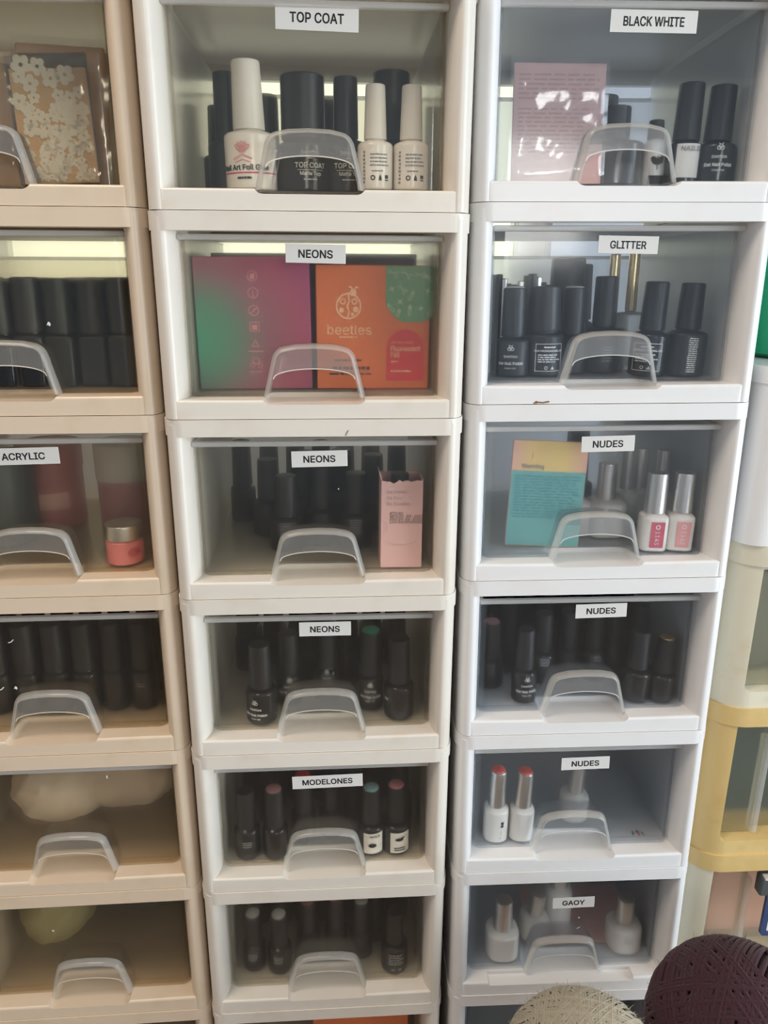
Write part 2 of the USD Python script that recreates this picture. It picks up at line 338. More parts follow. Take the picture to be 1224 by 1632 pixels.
def drawer_unit(t, r, label, group=None, stick=None, panel='panel', lid=False):
    u = thing('drawer_unit', label, 'drawer unit', unit_matrix(t, r), group); UM = UMS['notched' if (t, r) == (2, 5) else 'tall' if r < 2 else 'low' if r == 2 else 'lower']
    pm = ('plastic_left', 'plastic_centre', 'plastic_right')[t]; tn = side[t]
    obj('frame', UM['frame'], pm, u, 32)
    if lid: obj('cover', UM['lid'], pm, u, 32)
    dr = obj('drawer', UM['drawer'], 'tub_'+tn, u, 40)
    obj('front_panel', UM['front_panel'], panel+'_'+tn, dr, 40); obj('recess', UM['recess'], 'recess_'+tn, dr, 40)
    obj('handle', UM['handle'], 'handle_'+tn, dr, 40); obj('handle_edge', UM['handle_edge'], 'handle_edge', dr, 40); obj('handle_lip', UM['handle_lip'], 'handle_lip', dr, 40); obj('rim', UM['rim'], 'rim', dr, 40)
    if stick: sticker(*stick, dr)
    if r == 7:
        for x in (-.08, .08):
            for y in (.03, .27): obj('foot', trimesh.creation.cylinder(.012, .010, sections=16, transform=T(x, y, -.004)), pm, u)
    return u
DESC = {
 (0, 0): 'yellowed white drawer unit holding packets of white flower decals, topmost in left tower', (0, 1): 'yellowed white drawer unit packed with black square caps, second in left tower',
 (0, 2): 'yellowed white drawer unit with ACRYLIC sticker, holding pink jar', (0, 3): 'yellowed white drawer unit without sticker, full of dark bottles, fourth in left tower',
 (0, 4): 'yellowed white drawer unit holding crumpled beige cloth, fifth in left tower', (0, 5): 'yellowed white drawer unit holding vague olive cloth, sixth in left tower',
 (0, 6): 'yellowed white drawer unit at the bottom edge of the left tower',
 (1, 0): 'off-white drawer unit with TOP COAT sticker and white bottles', (1, 1): 'off-white drawer unit with NEONS sticker holding magenta and orange cartons', (1, 2): 'off-white drawer unit with NEONS sticker holding torn pink carton',
 (1, 3): 'off-white drawer unit with NEONS sticker and only black bottles inside', (1, 4): 'off-white drawer unit with long sticker, dark bottles with coloured tops, fifth in centre tower', (1, 5): 'off-white drawer unit without sticker, row of dark bottles, sixth in centre tower',
 (1, 6): 'off-white drawer unit cut by the bottom edge, lowest in centre tower',
 (2, 0): 'white drawer unit with BLACK WHITE sticker and pink card', (2, 1): 'white drawer unit with GLITTER sticker and black bottles', (2, 2): 'white drawer unit with NUDES sticker holding teal leaflet', (2, 3): 'white drawer unit with NUDES sticker over black bottles',
 (2, 4): 'white drawer unit with NUDES sticker and red-topped silver caps', (2, 5): 'white drawer unit with smallest sticker and chubby white bottles, sixth in right tower', (2, 6): 'white drawer unit behind the beige yarn ball, lowest in right tower'}
STICK = {(1, 0): ('TOP COAT', .0050, .0490, .1070, .006, -1, .0135, .65), (2, 0): ('BLACK WHITE', .0050, .0545, .1050, .0112, -.5, .0125, .70), (1, 1): ('NEONS', .0047, .0385, .1042, .0025, -1, .0115, .57), (2, 1): ('GLITTER', .0047, .0405, .1036, .0067, -1, .0112, .60),
         (1, 2): ('NEONS', .0046, .0388, .0985, .0023, 1, .0115, .57), (2, 2): ('NUDES', .0047, .0385, .0981, .0040, 1, .0115, .57), (1, 3): ('NEONS', .0046, .0385, .0975, .0039, 0, .0115, .57), (2, 3): ('NUDES', .0046, .0395, .0977, .0092, 1, .0115, .57),
         (1, 4): ('MODELONES', .0046, .0560, .0926, .0036, 1, .0118, .71), (2, 4): ('NUDES', .0046, .0395, .0925, .0068, 1, .0115, .57), (2, 5): ('GAOY', .0045, .0365, .0827, .0065, 1, .0112, .53), (0, 2): ('ACRYLIC', .0046, .0480, .0990, .003, 1, .0118, .60)}
UNITS = {}
for t in range(3):
    for r in range(8):
        if r == 7:
            drawer_unit(t, r, f'white plastic drawer unit standing on the floor under the {side[t]} tower'); continue
        UNITS[t, r] = drawer_unit(t, r, DESC[t, r], None, STICK.get((t, r)), 'panel_clear' if r == 0 or (t, r) == (2, 1) else 'panel', r == 0)

# ------------------------------------------------------------------ bottles and other contents
ZI = ZF + .0013 + .0002                                         # inside floor of a drawer
def place(t, r, x, y, rz=0, tilt=0, z=0): return unit_matrix(t, r) @ T(x*mm, y*mm, ZI+z*mm) @ Rz(math.radians(rz)) @ Ry(math.radians(tilt))
def bottle(t, r, x, y, label, H=63, w=23, cap=.54, cw=(16, 14.5), body='black_gloss', capm='black_matte', e=2.0, rz=0, tilt=0, dot=None, prints=(), group=None, dome=.6, name='polish_bottle', d=None, shoulder=.8):
    """nail polish bottle: shouldered body, tapered cap with rounded top; optional disc on the cap top and prints on the body"""
    H -= {2: .22, 3: .45, 4: .70, 5: .92}.get(r if t else 0, 0)*(d or w)/2; y = max(y, 16.5 + (d or w)/2)
    B = thing(name, label, 'nail polish bottle' if name == 'polish_bottle' else 'bottle', place(t, r, x, y, rz, tilt), group)
    hb, R, D = H*(1-cap), w/2, (d or w)/2; k = lambda a: a*mm
    s = shoulder
    rings = [(0, .86, e), (.5, .95, e), (1.6, 1.0, e), (hb-5.0*s, 1.0, e), (hb-3.2*s, .97, e), (hb-1.8*s, .88, e), (hb-.8*s, .72, max(2, e*.7))]
    rg = [(k(z), k(R*f), k(D*f), q) for z, f, q in rings] + [(k(hb), k(cw[0]/2*.86), k(cw[0]/2*.86), 2), (k(hb+.8), k(cw[0]/2*.84), k(cw[0]/2*.84), 2)]
    obj('body', loft(rg), body, B, 40)
    c0, c1 = cw[0]/2, cw[1]/2
    cr = [(k(hb+.6), k(c0*.97), k(c0*.97), 2), (k(hb+1.1), k(c0), k(c0), 2), (k(H-1.2), k(c1), k(c1), 2), (k(H-.4), k(c1*.95), k(c1*.95), 2), (k(H), k(c1*.80), k(c1*.80), 2)]
    cp = obj('cap', loft(cr), capm, B, 40)
    if dot:
        obj('cap_top', loft([(k(H-.1), k(c1*.86), k(c1*.86), 2), (k(H+dome), k(c1*.80), k(c1*.80), 2), (k(H+dome*1.5+.2), k(c1*.5), k(c1*.5), 2), (k(H+dome*1.7+.2), k(c1*.1), k(c1*.1), 2)]), dot, cp, 50)
    for nm, m, mt in prints:
        obj(nm, m if e > 3 else m, mt, B, False)
    return B
def P(nm, m, mt, R, face=0.0): return (nm, wrap(m, R*mm, face), mt)
def ladybug(s):
    """round bug emblem of scale s: split shell with spots, head and feelers"""
    g = [ring(0, 0, s, .13*s), stroke([(0, .98*s), (.05*s, .3*s), (-.12*s, 0), (.05*s, -.4*s), (-.1*s, -.95*s)], .12*s)]
    g += [ring(-.45*s, .35*s, .24*s, .1*s), ring(.45*s, .35*s, .24*s, .1*s), sg.Point(-.55*s, -.3*s).buffer(.2*s), sg.Point(.55*s, -.25*s).buffer(.22*s), sg.Point(.3*s, -.62*s).buffer(.13*s)]
    g += [sg.Point(.35*s, 1.02*s).buffer(.27*s), stroke([(.35*s, 1.15*s), (.2*s, 1.45*s), (.05*s, 1.42*s)], .09*s), stroke([(.4*s, 1.15*s), (.6*s, 1.45*s), (.75*s, 1.38*s)], .09*s)]
    return shapely.union_all(g)
def knot(s):
    return shapely.union_all([ring(-.4*s, 0, .55*s, .16*s), ring(.4*s, 0, .55*s, .16*s), ring(0, .45*s, .55*s, .16*s), stroke([(-.35*s, .9*s), (-.55*s, 1.25*s)], .13*s), stroke([(.35*s, .9*s), (.55*s, 1.25*s)], .13*s)])
def gel_print(R, face, zc=15, s=1.0, sub='Color Gel'):
    ms = [at_front(flat(knot(2.4*s*mm)), 0, 0, (zc+6)*mm), text('beetles', 2.1*s*mm, 0, (zc-.2)*mm, False), text('Gel Nail Polish', 2.0*s*mm, 0, (zc-5.2)*mm), text(sub, 1.3*s*mm, 0, (zc-8.2)*mm, False)]
    return P('lettering', cat(ms), 'white_print', R, face)
def small_print(R, face, z0=24, rows=8, w=11, mt='grey_print', seed=3, dz=2.0, t=.7): return P('fine_print', bars(rows, w*mm, z0*mm, dz*mm, t*mm, seed), mt, R, face)

# --- centre, TOP COAT
lot = shapely.union_all([affinity.translate(affinity.rotate(affinity.scale(sg.Point(0, 0).buffer(1), 1.3, 3.2), a, origin=(0, -3)), 0, 0).difference(affinity.rotate(affinity.scale(sg.Point(0, 0).buffer(1), .8, 2.7), a, origin=(0, -3))) for a in (-50, -25, 0, 25, 50)])
lot = affinity.scale(lot, mm, mm, origin=(0, 0))
GR = 16.65
bottle(1, 0, -39, 46, 'large white glue bottle with pink lotus emblem and tall cap', 77, 33, .53, (20.5, 18), 'white_gloss', 'white_cap', rz=-4, tilt=-1.0, name='glue_bottle', prints=[
    P('emblem', cat([at_front(flat(lot), 0, 0, .0255), at_front(flat(shapely.union_all([stroke([(x*mm, -.0004*abs(x)+.0012) for x in (-6, -3, 0, 3, 6)], .0007), stroke([(x*mm, -.0016-.0003*abs(x)) for x in (-5, 0, 5)], .0005)])), 0, 0, .0195)]), 'pink_print', GR, -.15),
    P('lettering', text('Nail Art Foil Glue', .0031, 0, .0118), 'ink', GR, -.12), P('line', flat(sg.box(-.020, .0098, .024, .0106)), 'red_line', GR, 0), P('fine_print', bars(1, .010, .0078, .001, .0013, 4), 'ink', GR, -.1)])
for x, f, lab in ((41.5, .25, 'white bottle with fine print, left of the pair at right in top drawer'), (64.5, .2, 'white bottle with fine print, right of the pair at right in top drawer')):
    bottle(1, 0, x, 31.5, lab, 62, 22.8, .52, (14.6, 12.4), 'white_gloss', 'white_cap', rz=-2, dome=.4, group=None, prints=[
        P('fine_print', cat([bars(4, .0125, .0212, .0021, .0008, int(x)), bars(1, .0085, .0115, .001, .0007, 5, cx=-.001)]), 'ink_grey', 11.4, f),
        P('symbols', flat(shapely.union_all([ring(-.0045, .0072, .0015, .0006), sg.Polygon([(-.0008, .0056), (.0012, .0056), (.0010, .0074), (.0002, .0090), (-.0006, .0074)]), sg.box(.0035, .0055, .0058, .0062), sg.box(.0035, .0068, .0058, .0088)])), 'ink', 11.4, f),
        P('side_print', flat(shapely.union_all([sg.box(-.0006+.0002*(i % 3), .004+i*.0022, .0010+.0002*(i % 2), .0053+i*.0022) for i in range(9)])), 'ink_grey', 11.4, f-.95)])
TC = lambda R, f: [P('lettering', cat([text('beetles', .0026, 0, .0225, False), bars(1, .005, .0205, .001, .0005, 2), text('TOP COAT', .0030, 0, .0145), text('Matte Top', .0022, 0, .0100), bars(1, .010, .0078, .001, .0006, 9)]), 'white_print', R, f), P('line', flat(sg.box(-.009, .0130, .009, .0133)), 'white_print', R, f)]
bottle(1, 0, -5, 54, 'wide black bottle behind the handle of the top drawer, block cap', 71, 34, .55, (29, 28.5), 'black_gloss', 'black_matte', 2, prints=TC(17.1, .30))
bottle(1, 0, 23, 52, 'black bottle with TOP COAT lettering right of the handle', 70, 27, .53, (16.5, 15.5), 'black_gloss', 'black_matte', 2, prints=TC(13.6, .18))
bottle(1, 0, -57, 74, 'black bottle half hidden behind the large white glue bottle', 76, 27, .55, (17, 16))
bottle(1, 0, 55, 82, 'tall black bottle behind the pair of white bottles', 80, 27, .55, (26, 25), capm='black_matte')
bottle(1, 0, -33, 100, 'black bottle far back, left in the TOP COAT drawer', 68, 27, .55, (19, 18))
bottle(1, 0, 12, 112, 'dark bottle far back, middle of the TOP COAT drawer', 69, 27, .55, (18, 17), capm='black_warm')
bottle(1, 0, -70, 130, 'dark bottle far back by the left side of the TOP COAT drawer', 66, 25, .5, (17, 15))
bottle(1, 0, 72, 120, 'dark bottle far back by the right side of the TOP COAT drawer', 66, 25, .5, (17, 15))

# --- right, BLACK WHITE
c = thing('instruction_card', 'pink instruction card in clear bag, left in the BLACK WHITE drawer', 'card', place(2, 0, -40, 31, 1, 0) @ Rx(-.05))
obj('card', rbox(-.0305, .0305, 0, .0012, 0, .073, .0004, 4), 'card_pink', c)
obj('print', cat([at_front(bars(6, .054, .0665, .0028, .0010, 11, ragged=.1), 0), at_front(bars(11, .054, .046, .0026, .0009, 12, ragged=.15), 0)]), 'card_text', c, False)
def bag_mesh(x0, x1, z0, z1, amp, seed, n=26):
    """thin crinkled film pouch"""
    xs, zs = np.linspace(x0, x1, n), np.linspace(z0, z1, n); X, Z = np.meshgrid(xs, zs); e = np.minimum(1, 12*np.minimum((X-x0)/(x1-x0), (x1-X)/(x1-x0)))*np.minimum(1, 12*np.minimum((Z-z0)/(z1-z0), (z1-Z)/(z1-z0)))
    q = np.stack([X*70, 0*X, Z*70], -1); Y = -(.0008 + amp*meshkit.fbm(q, 3, seed)*e); V = np.stack([X, Y, Z], -1).reshape(-1, 3); V2 = V.copy(); V2[:, 1] += .00012
    F = []
    for i in range(n-1):
        for j in range(n-1):
            a = i*n+j; F += [[a, a+1, a+n+1], [a, a+n+1, a+n]]
    F = np.array(F); return trimesh.Trimesh(np.vstack([V, V2]), np.vstack([F, F[:, ::-1]+n*n]), process=False)
obj('clear_bag', bag_mesh(-.0325, .0325, .0002, .076, .0035, 5), 'bag', c, True)
bottle(2, 0, 50, 43, 'black bottle with white label, left of the pair in the BLACK WHITE drawer', 63.5, 25, .57, (18, 16.5), tilt=1.5, prints=[P('label', flat(sg.box(-.011, .004, .0045, .025)), 'white_card', 12.5, .1), P('lettering', at_front(text('NAILS', .0030, -.002, .0205, False), -.0002), 'ink_grey', 12.6, .1)])
bottle(2, 0, 69.5, 38, 'black bottle with white lettering, rightmost in the BLACK WHITE drawer', 61, 26.5, .57, (18.2, 16.8), tilt=1.5, prints=[gel_print(13.2, -.2, 15.5, 1.0)])
bottle(2, 0, 6, 58, 'wide glossy black jar behind the handle of the BLACK WHITE drawer', 52, 40, .42, (21, 20.5), e=2.4, prints=[P('fine_print', bars(9, .006, .024, .0022, .0007, 8), 'grey_print', 20, .85)])
bottle(2, 0, 31.5, 48, 'small bottle with white heart label beside the wide black jar', 42, 15, .3, (11, 10), body='white_gloss', prints=[P('label_base', flat(sg.box(-.0055, .001, .0055, .0065)), 'ink', 7.6, 0), P('heart', flat(shapely.union_all([affinity.rotate(affinity.scale(sg.Point(0, 0).buffer(.0018), 1, 1.7), a, origin=(0, -.003)) for a in (-38, 38)]).union(stroke([(0, -.006), (0, .002)], .0006))), 'ink', 7.6, 0)] and [
    P('label_base', flat(sg.box(-.0055, .001, .0055, .0065)), 'ink', 7.6, 0), P('heart', at_front(flat(shapely.union_all([affinity.rotate(affinity.scale(sg.Point(0, 0).buffer(.0018), 1, 1.7), a, origin=(0, -.003)) for a in (-38, 38)]).union(stroke([(0, -.006), (0, .002)], .0006))), 0, 0, .0165), 'ink', 7.6, 0)])
bottle(2, 0, -6, 110, 'dark bottle far back beside the pink card in BLACK WHITE drawer', 64, 25, .55, (18, 17))
bottle(2, 0, 16, 120, 'dark bottle far back, middle of the BLACK WHITE drawer', 72, 26, .55, (22, 21))
bottle(2, 0, 38, 150, 'dark bottle deep at the back, right of middle in BLACK WHITE drawer', 60, 25, .55, (18, 17))

# --- centre, first NEONS: two cartons
def carton(name, label, M, w, d, h, m): c = thing(name, label, 'box', M); obj('carton', rbox(-w/2, w/2, 0, d, 0, h, .0008), m, c); return c
b1 = carton('gift_box', 'magenta and green gradient carton with column of icons', place(1, 1, -41, 37.5, 0, -.4), .078, .045, .0885, 'gradient_carton')
ic = [ring(0, .076, .0036, .0006), ring(0, .065, .0036, .0006), sg.box(-.0034, .0392, .0034, .046).difference(sg.box(-.0028, .0398, .0028, .0454)), ring(0, .0535, .0036, .0006), sg.LineString([(-.0024, .0515), (.0024, .0555)]).buffer(.0004), sg.box(-.0018, .0405, .0018, .0438), sg.Polygon([(-.003, .029), (.003, .029), (0, .0345)]).difference(sg.Polygon([(-.0021, .0296), (.0021, .0296), (0, .0333)])),
      sg.box(-.0015, .074, .0015, .0775), sg.box(-.0004, .062, .0004, .0668), ring(0, .0195, .0024, .0006), ring(-.0028, .0165, .0018, .0005), ring(.0028, .0165, .0018, .0005), sg.box(-.005, .0258, .005, .0264), sg.box(-.005, .0118, .005, .0124)]
obj('print', at_front(flat(shapely.union_all(ic)), 0, .0005, 0), 'pink_dot', b1, False)
b2 = carton('polish_kit_box', 'orange carton with ladybird emblem and green corner disc', place(1, 1, 40.5, 37.5, 0, .2), .0785, .045, .0835, 'orange_carton')
gd = sg.box(.0085, .046, .0413, .0830).intersection(sg.Point(.0275, .0655).buffer(.0205, 24).union(sg.box(.007, .0655, .05, .09)))
obj('corner_disc', at_front(flat(gd), 0), 'green_print', b2, False)
r2 = random.Random(4); gi = []
for i in range(40):
    x, z = .010+.030*r2.random(), .048+.033*r2.random()
    if all(math.hypot(x-a, z-b) > .0062 for a, b, _ in gi): gi.append((x, z, r2.random()*180))
sh = []
for i, (x, z, a) in enumerate(gi):
    s = [sg.box(-.0035, -.0011, .0035, .0011).difference(sg.box(-.0028, -.0005, .001, .0005)), shapely.union_all([stroke([(-.003, -.001), (.003, .0012)], .0005), stroke([(-.003, .001), (.003, -.0012)], .0005), ring(-.0035, .0013, .001, .0004), ring(-.0035, -.0013, .001, .0004)]), sg.Polygon([(0, .0026), (.0006, .0006), (.0026, 0), (.0006, -.0006), (0, -.0026), (-.0006, -.0006), (-.0026, 0), (-.0006, .0006)])][i % 3]
    sh.append(affinity.translate(affinity.rotate(s, a, origin=(0, 0)), x, z))
obj('icons', at_front(flat(shapely.union_all(sh).intersection(gd.buffer(-.0008))), -.0002), 'pale_green_print', b2, False)
obj('lettering', cat([at_front(flat(ladybug(.0088)), 0, -.0170, .0565), at_front(text('beetles', .0066, -.0165, .0375, False), 0), at_front(bars(1, .014, .0362, .001, .0010, 3, cx=-.0165), 0)]), 'pale_orange_print', b2, False)
rp = sg.box(.0105, .007, .0345, .028).buffer(.0012).union(sg.Point(.0225, .028).buffer(.0130, 20))
obj('red_panel', at_front(flat(rp), 0), 'red_print', b2, False)
obj('panel_lettering', cat([text('Gel Nail Polish', .0017, .0125, .0315, False, align='l'), text('Fluorescent', .0032, .0122, .0265, True, align='l', sx=.86), text('Fall', .0032, .0122, .0222, True, align='l', sx=.9), bars(1, .006, .0195, .001, .0009, 3, cx=.0155), bars(1, .015, .0130, .001, .0012, 4, cx=.020)]).apply_translation((0, -.0005, 0)), 'pale_orange_print', b2, False)
obj('fine_print', at_front(cat([bars(1, .024, .0205, .002, .0012, 6, cx=-.015), bars(1, .026, .0155, .002, .0022, 7, cx=-.015, ragged=0), bars(1, .031, .0110, .002, .0012, 8, cx=-.015)]), 0), 'dark_carton', b2, False)
b3 = carton('dark_box', 'dark carton lying behind the magenta and orange cartons', place(1, 1, 0, 86), .15, .05, .0915, 'dark_carton')

# --- right, GLITTER
GL = lambda R, f: [P('label_frame', flat(sg.box(-.0105, .004, .0105, .0235).difference(sg.box(-.0101, .0044, .0101, .0231))), 'white_print', R, f), P('lettering', cat([bars(1, .009, .0215, .001, .0010, 1), text('FOR PROFESSIONAL USE', .00135, 0, .0178), bars(4, .017, .0160, .0016, .0008, 5), at_front(flat(ring(-.0025, .0065, .0012, .0004).union(sg.Polygon([(.001, .0053), (.0036, .0053), (.0023, .0078)]))), 0)]), 'white_print', R, f)]
bottle(2, 1, -61, 46, 'black bottle with bug emblem at the left end of GLITTER drawer', 62, 25, .55, (17.5, 16), body='black_matte', prints=[gel_print(12.5, -.3, 14)], dot='grey_lid')
bottle(2, 1, -38.5, 49, 'black bottle with framed label in GLITTER drawer, left of handle', 63, 30, .50, (25, 22), body='black_matte', capm='black_matte', prints=GL(15, .15))
bottle(2, 1, -14, 60, 'black bottle with pale cap top in GLITTER drawer, behind handle', 62, 25, .55, (17, 15.5), body='black_matte', dot='grey_lid')
bottle(2, 1, 10, 62, 'dark bottle behind the handle of GLITTER drawer', 70, 25, .52, (17, 16), body='black_matte', prints=[small_print(12.5, .1, 20, 6, 9)])
bottle(2, 1, 38, 43, 'black bottle with framed print leaning right in GLITTER drawer', 66, 27, .52, (18, 16.5), tilt=2.5, body='black_gloss', prints=GL(13.5, -.45))
bottle(2, 1, 63.5, 40, 'matte black bottle with white small print, rightmost in GLITTER drawer', 65, 27, .50, (18, 16.5), tilt=2, body='black_matte', prints=[P('fine_print', bars(17, .0125, .0275, .00145, .00075, 21, ragged=.2), 'white_print', 13.5, .05)], e=2.6)
bottle(2, 1, 22.5, 84, 'clear bottle with gold cap behind GLITTER sticker', 86, 25, .62, (8.5, 8), body='clear_glass', capm='gold')
bottle(2, 1, 40, 92, 'gold capped clear bottle behind the leaning black bottle', 88, 25, .50, (9, 8.5), body='clear_glass', capm='gold')
bottle(2, 1, -10, 96, 'tall dark bottle at the back of GLITTER drawer, left of the sticker', 84, 32, .55, (28, 26))
bottle(2, 1, 8, 126, 'tall dark bottle at the back of GLITTER drawer, under the sticker', 80, 27, .55, (22, 20))
sw = thing('swatch_sticks', 'fan of dark nail swatch sticks with pale edges at back left of GLITTER drawer', 'swatch sticks', place(2, 1, -52, 80))
for i in range(12):
    a = -38 + 6.6*i
    b = rbox(-.0018, .0018, -.004, .004, 0, .068+.004*math.sin(i), .0006, 4).rotate((0, 0, a)).translate(((i-5.5)*.0042, .003*math.cos(i*1.3), 0))
    obj('stick', b, 'silver' if i % 3 == 0 else 'black_warm', sw)
# --- centre, second NEONS
pk = thing('pink_carton', 'pale pink carton with torn open top and stamped batch print', 'box', place(1, 2, 60.5, 19.5, 0, .5) @ Rx(-.05))
h = .0665; hb = m3.Manifold
shell = mbox(-.0150, .0150, 0, .0285, 0, h) - mbox(-.0143, .0143, .0007, .0278, .0008, h+.01)
r3 = random.Random(9); tp = [(-.0160, h+.01)] + [(-.0152+.0304*i/14, h-.0022+.0018*r3.random()-.0012*(2 < i < 6)) for i in range(15)] + [(.0160, h+.01)]
cutm = m3.Manifold.extrude(m3.CrossSection([tp[::-1]]), .002).rotate((90, 0, 0)).translate((0, .0012, 0))
if cutm.is_empty(): cutm = m3.Manifold.extrude(m3.CrossSection([tp]), .002).rotate((90, 0, 0)).translate((0, .0012, 0))
obj('carton', shell - cutm, 'pink_carton', pk, False)
flap = box(-.0006, 0, .002, .023, 0, .006); flap.apply_transform(T(-.0146, 0, h-.001) @ Ry(-.25)); obj('flap', flap, 'pink_carton', pk, False)
obj('slogan', cat([at_front(text(s, .0024, -.0110, z, True, align='l'), 0) for s, z in (('Be Sweet', .0560), ('Be You', .0515), ('Be Beetles', .0470))]), 'ink_faint', pk, False)
obj('batch_stamp', cat([at_front(text(s, .00180, -.0085, z, False, align='l', sx=1.1), 0) for s, z in (('BTC:8C', .0402), ('MFG:09-09-2023', .0380), ('EXP:09-08-2026', .0358), ('LOT:2023090925', .0336))]), 'ink', pk, False)
obj('circle_line', at_front(flat(ring(-.0145, .031, .0040, .0003).intersection(sg.box(-.015, 0, .015, .1)).union(ring(0, .040, .0230, .0003).intersection(sg.box(-.0148, .014, .0148, .020)))), 0), 'ink_faint', pk, False)
bottle(1, 2, 60.5, 36.5, 'black bottle standing inside the torn pink carton', 70, 22, .5, (15, 13.5), group=None)
for i, (x, y, H_, w_) in enumerate([(-25, 66, 62, 27), (2, 80, 66, 27), (29, 72, 62, 26), (-42, 104, 66, 27), (-12, 112, 70, 27), (18, 118, 70, 27), (44, 108, 68, 26)]):
    lab = ['dark bottle left of the handle in torn pink carton drawer', 'dark bottle behind the handle in torn pink carton drawer', 'dark bottle right of the handle in torn pink carton drawer'][i] if i < 3 else 'dark bottle in the back row of torn pink carton drawer'
    bottle(1, 2, x, y, lab, H_, w_, .54, (18, 16.5), group=None if i < 3 else 'back row bottles behind the pink carton', prints=[small_print(w_/2, .0, 24, 6, 10)] if i in (0, 2) else ())
# --- right, first NUDES
lf = thing('leaflet', 'teal and yellow warning leaflet standing in first NUDES drawer', 'leaflet', place(2, 2, -34.5, 34, 0, 3.0) @ Rx(-.04))
obj('paper', rbox(-.0285, .0285, 0, .002, 0, .0815, .0003, 4), 'yellow_paper', lf)
obj('text_panel', at_front(flat(sg.box(-.0282, .0005, .0282, .0585)), 0), 'teal_paper', lf, False)
obj('heading', cat([at_front(text('Warning', .0032, -.021, .0605, True, align='l'), 0), at_front(flat(sg.box(-.0135, .0685, -.0131, .0715)), 0)]), 'ink_grey', lf, False)
obj('fine_print', at_front(bars(15, .050, .0550, .00225, .0009, 31, ragged=.06), -.0002), 'teal_ink', lf, False)
def white_nude(t, r, x, y, label, H=61.5, w=20, lab=None, dot=None, tilt=0, rz=0, e=4.5, extra=(), cw=(16, 14.5), group=None, cap=.52, num=None, d=None):
    pr = list(extra)
    B = bottle(t, r, x, y, label, H, w, cap, cw, 'white_gloss', 'silver', e, rz, tilt, dot, pr, group, dome=.9, d=d)
    if lab:
        y0 = -(d or w)/2*mm - .0001
        obj('label', at_front(flat(sg.box(-.0042, .0042, .0042, .0225).buffer(.0008)), y0, .0012), lab, B, False)
        obj('label_print', cat([at_front(flat(ring(0, .0195, .0018, .0007)), y0-.0002, .0012)] + ([at_front(affinity_text(num), y0-.0002, .0012, .011)] if num else [])), 'white_print', B, False)
    return B
def affinity_text(s):
    m = text(s, .0032, 0, -.0016, False); m.apply_transform(Ry(math.radians(90))); return m
white_nude(2, 2, 47.5, 24, 'white square bottle with crimson label and satin silver cap', lab='red_label', tilt=1.2, rz=-6, num='1143')
white_nude(2, 2, 67.5, 24, 'white square bottle with pale pink label and satin silver cap', lab='pink_label', tilt=1.5, rz=-8, num='1142')
white_nude(2, 2, 23, 64, 'wide white bottle with silver cap behind the handle, first NUDES drawer', 62, 31, cw=(15.5, 14), e=3, cap=.50)
white_nude(2, 2, -2, 66, 'white bottle with silver cap half behind the teal leaflet', 62, 24, cw=(15.5, 14), cap=.50, extra=[])
for x, y, n in ((48, 88, 'left'), (60, 92, 'middle'), (76, 84, 'right')):
    white_nude(2, 2, x, y, f'pale bottle in blurred back row of first NUDES drawer, {n}', 66, 18, cw=(12, 11), e=3)
bottle(2, 2, 10, 105, 'dark bottle at the back of first NUDES drawer', 80, 28, .55, (20, 18))
# --- centre, third NEONS
for x, y, H_, w_, lab, kw in [(-47, 27, 70, 24, 'black bottle with bug emblem at left in third NEONS drawer', dict(prints=[gel_print(12, -.35, 13)])), (61, 29, 72, 23.5, 'black bottle at right in third NEONS drawer', dict(prints=[P('fine_print', bars(1, .006, .018, .002, .002, 2), 'grey_print', 11.7, -1.0)])),
                      (39.5, 42, 72, 20, 'black bottle with green cap top in third NEONS drawer', dict(dot='green_dot', prints=[gel_print(10, -.1, 17)])), (-27, 54, 66, 22, 'black bottle with faint print left of handle in third NEONS drawer', dict(prints=[gel_print(11, .1, 17)])),
                      (4, 58, 70, 22, 'black bottle behind the handle of third NEONS drawer', dict(prints=[gel_print(11, 0, 22, .8)])), (20, 84, 70, 22, 'black bottle far back in third NEONS drawer, right of sticker', {}), (-10, 88, 70, 22, 'black bottle far back in third NEONS drawer, left of sticker', {})]:
    bottle(1, 3, x, y, lab, H_, w_, .56, (17.5, 16), **kw)
# --- right, second NUDES: black bottles
for i, (x, y, H_, w_, lab, kw) in enumerate([(-43, 31, 66, 20, 'black bottle with white bug emblem in second NUDES drawer', dict(prints=[gel_print(10, .05, 15, .95)], cw=(15, 13.5))), (47.5, 30, 64, 24, 'black bottle right of the handle in second NUDES drawer', dict(cw=(17, 15), tilt=2)),
                              (67, 27, 58, 22, 'black bottle with dented cap at right end of second NUDES drawer', dict(cw=(16, 14), tilt=3, dot='gold')), (-66, 56, 62, 22, 'black bottle by the left side of second NUDES drawer', dict(dot='mauve_dot')), (-21, 62, 66, 22, 'black bottle with grey label left of sticker in second NUDES drawer', dict(prints=[small_print(11, 0, 24, 3, 9, dz=2.6, t=1.8)])),
                              (2, 66, 66, 22, 'black bottle directly behind the handle in second NUDES drawer', {}), (24, 64, 66, 22, 'black bottle with grey label right of sticker in second NUDES drawer', dict(prints=[small_print(11, 0, 24, 2, 7, dz=2.6, t=1.8)])), (44, 72, 68, 22, 'black bottle with shiny cap at back right of second NUDES drawer', {}),
                              (-45, 84, 68, 22, 'black bottle in the back row of second NUDES drawer, far left', {}), (-10, 92, 70, 22, 'black bottle in the back row of second NUDES drawer, middle', {}), (66, 76, 66, 22, 'black bottle in the back row of second NUDES drawer, far right', {})]):
    bottle(2, 3, x, y, lab, H_, w_, .55, kw.pop('cw', (16, 14.5)), **kw)
